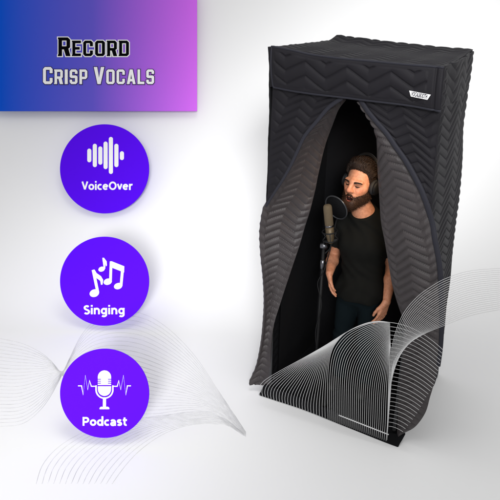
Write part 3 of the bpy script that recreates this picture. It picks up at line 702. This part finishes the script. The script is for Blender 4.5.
gs = lambda c, r: np.exp(-(((L_-np.array(c))/np.array(r))**2).sum(1))
rn = np.random.RandomState(3)
blend(.16*np.sin(V[:, 0]*90+3*np.sin(V[:, 2]*60))*np.sin(V[:, 2]*85+2*np.sin(V[:, 1]*70))+.08, (.40, .155, .08))
for sx in (-1, 1):
    blend(.45*gs((sx*.040, .075, -.028), (.022, .03, .018)), (.48, .15, .085)); blend(.55*gs((sx*.031, .088, .008), (.02, .02, .010)), (.24, .095, .055))
    blend(.55*gs((sx*.031, .09, -.016), (.018, .02, .005)), (.30, .12, .07)); blend(.5*gs((sx*.088, 0, 0), (.012, .02, .03)), (.46, .14, .085))
blend(.5*gs((0, .112, -.028), (.016, .02, .014)), (.48, .15, .09))
blend(1.6*gs((0, .093, -.061), (.022, .014, .006)), (.24, .075, .055)); blend(2.2*gs((0, .09, -.085), (.021, .016, .0075)), (.21, .062, .045))
mouth = (((L_-np.array((0, .084, -.0725)))/np.array((.0190, .0150, .0118)))**2).sum(1) < 1
tint[mouth] = (.035, .008, .007)
ca = body.data.color_attributes.new('tint', 'FLOAT_COLOR', 'POINT'); ca.data.foreach_set('color', np.hstack([tint, np.ones((len(V), 1))]).astype(np.float32).ravel())
for sx in (-1, 1):
    lp = [hw(sx*(.0165+.027*t), .0845-.011*t*t+.004*math.sin(math.pi*t), -.0030-.0045*math.sin(math.pi*t)) for t in np.linspace(0, 1, 12)]
    b = MB(); b.tube(lp, [.0012+.0022*math.sin(math.pi*min(1, .15+i/13)) for i in range(12)], 6); b.obj('eyelashes', M['hair'], person)
    b = MB()
    for t in np.linspace(0, 1, 70):
        for _ in range(3):
            j = rn.uniform(-1, 1, 3)
            p0 = np.array((sx*(.009+.037*t), .0990-.0150*t*t-.001*t, .0098+.0062*math.sin(math.pi*(.0+.72*t))))+j*(.001, .0015, .0040*(1.1-t*.6))
            p1 = p0+np.array((sx*.008, -.001, .0025-.004*t))
            b.tube([hw(*p0), hw(*p1)], [.0010, .0003], 4)
    b.obj('eyebrow', M['hair'], person)
# hair: a shaped cap with combed strands
hfld = Field(HC-.24, HC+.24, .0036)
skull(hfld, .0065); hell(hfld, (.0, .034, .104), (.052, .052, .024), .03)
g_ = hl(hfld.grid())
line = np.interp(g_[..., 1], [-.12, -.06, -.015, .018, .034, .050, .075, .11], [-.075, -.055, -.02, -.006, .030, .064, .080, .088])
hfld.d = np.maximum(hfld.d, ((line-g_[..., 2])*HS*.8).astype(np.float32))
hv, hfc = hfld.mesh(); b = MB()
b.v = [tuple(p) for p in hv]; b.f = [tuple(int(i) for i in f) for f in hfc]
lv = hl(hv)
for i in rn.choice(len(hv), 2200, replace=False):
    p = lv[i]
    if p[2] < -.05: continue
    nrm = n3(p-np.array((0, -.01, .03))); comb = n3(np.array((p[0]*2.2+.012, -.085, .055 if p[1] > .03 else -.03))+rn.uniform(-.03, .03, 3))
    comb = n3(comb-nrm*(comb@nrm)); ln = rn.uniform(.022, .036) if p[2] > .06 else rn.uniform(.010, .018)
    b.tube([hw(*(p-nrm*.002)), hw(*(p+comb*ln*.5+nrm*.0030)), hw(*(p+comb*ln-nrm*rn.uniform(.000, .003)))], [.0015, .0013, .0004], 4)
front = [i for i in range(len(hv)) if lv[i][1] > .035 and lv[i][2] < np.interp(lv[i][1], [.03, .034, .050, .075, .11], [.03, .030, .064, .080, .088])+.016]
for i in rn.choice(front, min(1000, len(front)*3)):
    p = lv[i]; nrm = n3(p-np.array((0, -.01, .03))); k = rn.uniform(.6, 1.2)
    q = [p-nrm*.003, p+np.array((p[0]*.10+rn.uniform(-.004, .006), -.002, .012))*k+nrm*.004, p+np.array((p[0]*.15+rn.uniform(-.006, .010), -.016, .022))*k+nrm*.005, p+np.array((p[0]*.18+rn.uniform(-.008, .012), -.036, .026))*k+nrm*.002]
    b.tube([hw(*x) for x in q], [.0012, .0017, .0014, .0004], 4)
edge_h = np.interp(L_[:, 1], [-.12, -.06, -.015, .018, .034, .050, .075, .11], [-.075, -.055, -.02, -.006, .030, .064, .080, .088])-L_[:, 2]
rim = np.where((edge_h > 0) & (edge_h < .009) & (L_[:, 1] > .012) & (L_[:, 2] > -.01))[0]
for i in rn.choice(rim, min(420, len(rim)), replace=False):
    p = L_[i]; nrm = n3(p-np.array((0, -.01, .03))); d_ = n3(np.array((p[0]*1.5, -.05, .07))+rn.uniform(-.025, .025, 3)); d_ = n3(d_-nrm*(d_@nrm)); ln = rn.uniform(.009, .018)
    b.tube([hw(*(p-nrm*.001)), hw(*(p+d_*ln*.5+nrm*.003)), hw(*(p+d_*ln+nrm*.006))], [.0006, .0010, .0005], 3)
b.obj('hair', M['hair'], person)
# beard: jaw shell with short strands
ff = Field(HC-.24, HC+.24, .0034)
hell(ff, (0, .030, -.030), (.0575, .0645, .093), .01); jaw(ff, .006); hcap(ff, (-.028, .078, -.066), (0, .0955, -.050), .006, .0085, .008); hcap(ff, (.028, .078, -.066), (0, .0955, -.050), .006, .0085, .008)
g_ = hl(ff.grid())
top = np.interp(g_[..., 1], [-.03, .0, .020, .045, .070, .085, .12], [.0, .008, -.006, -.042, -.050, -.0485, -.0455])
cutd = np.maximum(g_[..., 2]-top, -.024-g_[..., 1]+np.clip(-.03-g_[..., 2], 0, 1)*.5)*HS*.8
lip = np.linalg.norm((g_-np.array((0, .095, -.0710)))/np.array((.0200, .06, .0142)), axis=-1)-1
cutd = np.maximum(cutd, -lip*.017*HS)
ff.d = np.maximum(ff.d, cutd.astype(np.float32))
hv, hfc = ff.mesh(); b = MB(); b.v = [tuple(p) for p in hv]; b.f = [tuple(int(i) for i in f) for f in hfc]; lv = hl(hv)
for i in rn.choice(len(hv), min(2600, len(hv)), replace=False):
    p = lv[i]; nrm = n3(p-np.array((0, .02, -.04))); p = p+np.array((0, 0, rn.uniform(0, .012) if p[1] < .075 else 0))
    if p[1] < -.01 or (abs(p[0]) < .022 and abs(p[2]+.0710) < .0125): continue
    dn = n3(np.array((p[0]*3, .02, -.09))+rn.uniform(-.045, .045, 3)); dn = n3(dn-nrm*(dn@nrm)*.8); ln = rn.uniform(.006, .013)
    b.tube([hw(*(p-nrm*.002)), hw(*(p+dn*ln*.6+nrm*.002)), hw(*(p+dn*ln+nrm*.0025))], [.0011, .0009, .0003], 3)
b.obj('beard', M['beard'], person)
# clothes
sf = Field((.17, .10, .62), (.82, .56, 1.34), .0045); torso(sf, .008)
for a, e in ((shR, elR), (shL, elL)):
    d_ = n3(e-a); sf.cap(a, a+(e-a)*.75, .058, .054, .03, cut=(a+(e-a)*.60, d_))
sf.cap((.488, .372, 1.17), hw(0, -.022, -.09), .079, .073, .04); sf.ell((.492, .375, .72), (.160, .120, .12), .04)
g_ = sf.grid(); z_ = g_[..., 2]; x_ = g_[..., 0]
cn = n3((-.10, -.50, .86)); cutc = ((g_-np.array((.470, .335, 1.268)))@cn).astype(np.float32)
fold = .0035*np.sin(z_*62+9*np.sin(x_*9)+4*g_[..., 1])*np.clip((1.05-z_)/.3, 0, 1)+.0022*np.sin(x_*70+z_*34+3*np.sin(z_*21))
sf.d = np.maximum(np.maximum(sf.d+fold.astype(np.float32), cutc), ((.688+.006*np.sin(x_*40))-z_).astype(np.float32))
V, F = sf.mesh(); mesh_obj('t_shirt', V, F, M['shirt'], person)
jf = Field((.26, .16, .03), (.73, .56, .80), .0048)
jf.ell((.492, .375, .735), (.140, .100, .125), .03)
for h_, k_, a_ in LEG: jf.cap(h_, k_, .079, .059, .03); jf.cap(k_, a_, .059, .050, .03)
g_ = jf.grid(); z_ = g_[..., 2]
jf.d = np.maximum(jf.d+(.003*np.sin(z_*70+g_[..., 0]*30+5*np.sin(z_*17))).astype(np.float32), np.maximum(z_-.76, .045-z_).astype(np.float32))
V, F = jf.mesh(); mesh_obj('jeans', V, F, M['jeans'], person)
for (h_, k_, a_), sx in zip(LEG, (-1, 1)):
    of = Field(a_+(-.09, -.24, -.09), a_+(.09, .10, .08), .004)
    of.cap(a_+(0, .03, -.035), a_+(sx*.012, -.14, -.045), .040, .036, .02); of.cap(a_+(0, .01, .02), a_+(0, .02, -.03), .046, .042, .02)
    g_ = of.grid(); of.d = np.maximum(of.d, np.maximum(.013-g_[..., 2], g_[..., 2]-.10).astype(np.float32))
    V, F = of.mesh(); mesh_obj('shoe', V, F, M['shoe'], person)

# headphones on his head
hp = thing('headphones', 'black over-ear headphones worn by the singing man', 'headphones', Matrix.Translation(tuple(hw(0, 0, .12))))
arc_ = [hw(.090*math.cos(t), -.016, .012+.136*math.sin(t)) for t in np.linspace(.05, math.pi-.05, 40)]
b = MB(); b.tube(arc_, .011, 10, flat=(hf, 1.0)); b.obj('headband', M['plastic'], hp)
b = MB(); b.tube([hw(.0975*math.cos(t), -.016, .012+.144*math.sin(t)) for t in np.linspace(.5, math.pi-.5, 30)], .0035, 8); b.obj('headband_trim', M['chrome'], hp)
for sx in (-1, 1):
    b = MB(); b.lathe([(.030, .064*HS), (.038*HS, .069*HS), (.040*HS, .079*HS), (.034*HS, .086*HS)], 32, HC+HR@np.array((0, -.002, -.004)), hx*sx); cu_ = b.obj('ear_pad', M['padding'], hp)
    b = MB(); b.lathe([(.034*HS, .085*HS), (.037*HS, .089*HS), (.035*HS, .096*HS), (.026*HS, .101*HS), (.010, .103*HS)], 32, HC+HR@np.array((0, -.002, -.004)), hx*sx); b.obj('ear_cup', M['plastic'], hp)

# ------------------------------------------------------------------ microphone, pop filter, stand
mt, mb_ = P(327.3, 204.5, .07), P(330.8, 243, .09); axm = n3(mt-mb_); ml = np.linalg.norm(mt-mb_)
mic = thing('microphone', 'champagne coloured studio condenser microphone standing upright beside the pop filter', 'microphone', Matrix.Translation(tuple(mb_)))
r_ = .0255
b = MB(); b.lathe([(r_*.96, .112), (r_, .114), (r_, ml-.022), (r_*.93, ml-.010), (r_*.72, ml-.003), (r_*.35, ml)], 40, mb_, axm); b.obj('grille', M['mic_mesh'], mic)
b = MB(); b.lathe([(r_*1.03, .106), (r_*1.05, .108), (r_*1.05, .115), (r_*1.02, .117)], 40, mb_, axm); b.obj('collar', M['chrome'], mic)
b = MB(); b.lathe([(r_*.55, 0), (r_*.62, .006), (r_*.86, .030), (r_*.97, .050), (r_*.98, .107)], 40, mb_, axm); b.obj('microphone_body', M['mic_body'], mic)
st = thing('microphone_stand', 'black microphone stand with shock mount in the dark left of the booth', 'microphone stand', Matrix.Translation((mb_[0]-.03, mb_[1]+.03, .02)))
sx0 = mb_+np.array((-.055, .03, -.03))
b = MB(); b.tube([sx0, np.array((sx0[0], sx0[1], .03))], .010, 12); b.obj('pole', M['plastic'], st)
b = MB(); b.lathe([(.13, .0), (.13, .012), (.12, .020), (.02, .028)], 40, (sx0[0], sx0[1], .012)); b.obj('base', M['plastic'], st)
for zz in (.022, .075):
    c0 = mb_+axm*zz; e1 = n3(np.cross(axm, (0, 1, 0))); e2 = np.cross(axm, e1)
    b = MB(); b.tube([c0+(e1*math.cos(t)+e2*math.sin(t))*.044 for t in np.linspace(0, 2*math.pi, 41)], .0038, 8); b.obj('shock_ring', M['plastic'], st)
for q in range(4):
    t = q*math.pi/2+.4; e = (e1*math.cos(t)+e2*math.sin(t))
    b = MB(); b.tube([mb_+axm*.022+e*.044, mb_+axm*.045+e*.028, mb_+axm*.075+e*.044], .0022, 6); b.obj('elastic_cord', M['padding'], st)
b = MB(); b.tube([mb_+axm*.022-e1*.044, sx0+np.array((0, 0, .02)), sx0-np.array((0, 0, .06))], .008, 10); b.obj('yoke', M['plastic'], st)
b = MB(); b.lathe([(.012, -.022), (.019, -.02), (.019, .02), (.012, .022)], 20, sx0-np.array((0, .0, .01)), (1, .3, 0)); b.obj('clutch_knob', M['chrome'], st)
b = MB(); b.lathe([(.012, -.03), (.016, -.028), (.016, .028), (.012, .03)], 20, sx0-np.array((0, 0, .13))); b.obj('collar', M['chrome'], st)
cab = [mb_-axm*.002, mb_-axm*.04+np.array((-.005, -.005, 0)), sx0+np.array((.02, -.02, -.16)), sx0+np.array((-.018, -.014, -.26)), sx0+np.array((.016, -.012, -.40)), sx0+np.array((-.012, -.012, -.60)), sx0+np.array((.014, -.012, -.85)), np.array((sx0[0]-.02, sx0[1]-.14, .02))]
b = MB(); b.tube(resample(np.array(cab), 80), .0034, 8)
tag(b.obj('cable', M['plastic']), 'thin black cable hanging from the microphone around its stand', 'cable')
pc = P(336.3, 207.5, .135); pn = n3(hw(0, .11, -.07)-pc); pn = n3(n3(CAM-pc)*.42-pn*.62)
pa = n3(np.cross(pn, (0, 0, 1))); pb = np.cross(pa, pn)
pf = thing('pop_filter', 'round black mesh pop filter between the microphone and the mouth of the man', 'pop filter', Matrix.Translation(tuple(pc)))
circ = [pc+(pa*math.cos(t)+pb*math.sin(t))*.077 for t in np.linspace(0, 2*math.pi, 61)]
b = MB(); b.tube(circ, .0052, 10, cap=False); b.obj('hoop', mat('satin_black_hoop', (.014, .015, .017), .3, .5), pf)
b = MB(); b.lathe([(.001, -.0012), (.076, -.0012), (.076, .0012), (.001, .0012)], 48, pc, pn); b.obj('filter_mesh', M['filter'], pf)
b = MB(); b.tube(resample(np.array([pc-pb*.077, pc-pb*.115+np.array((-.02, -.0, 0)), sx0+np.array((.03, .04, -.02)), sx0+np.array((.0, .018, -.07))]), 30), .0048, 8); b.obj('gooseneck', M['plastic'], pf)
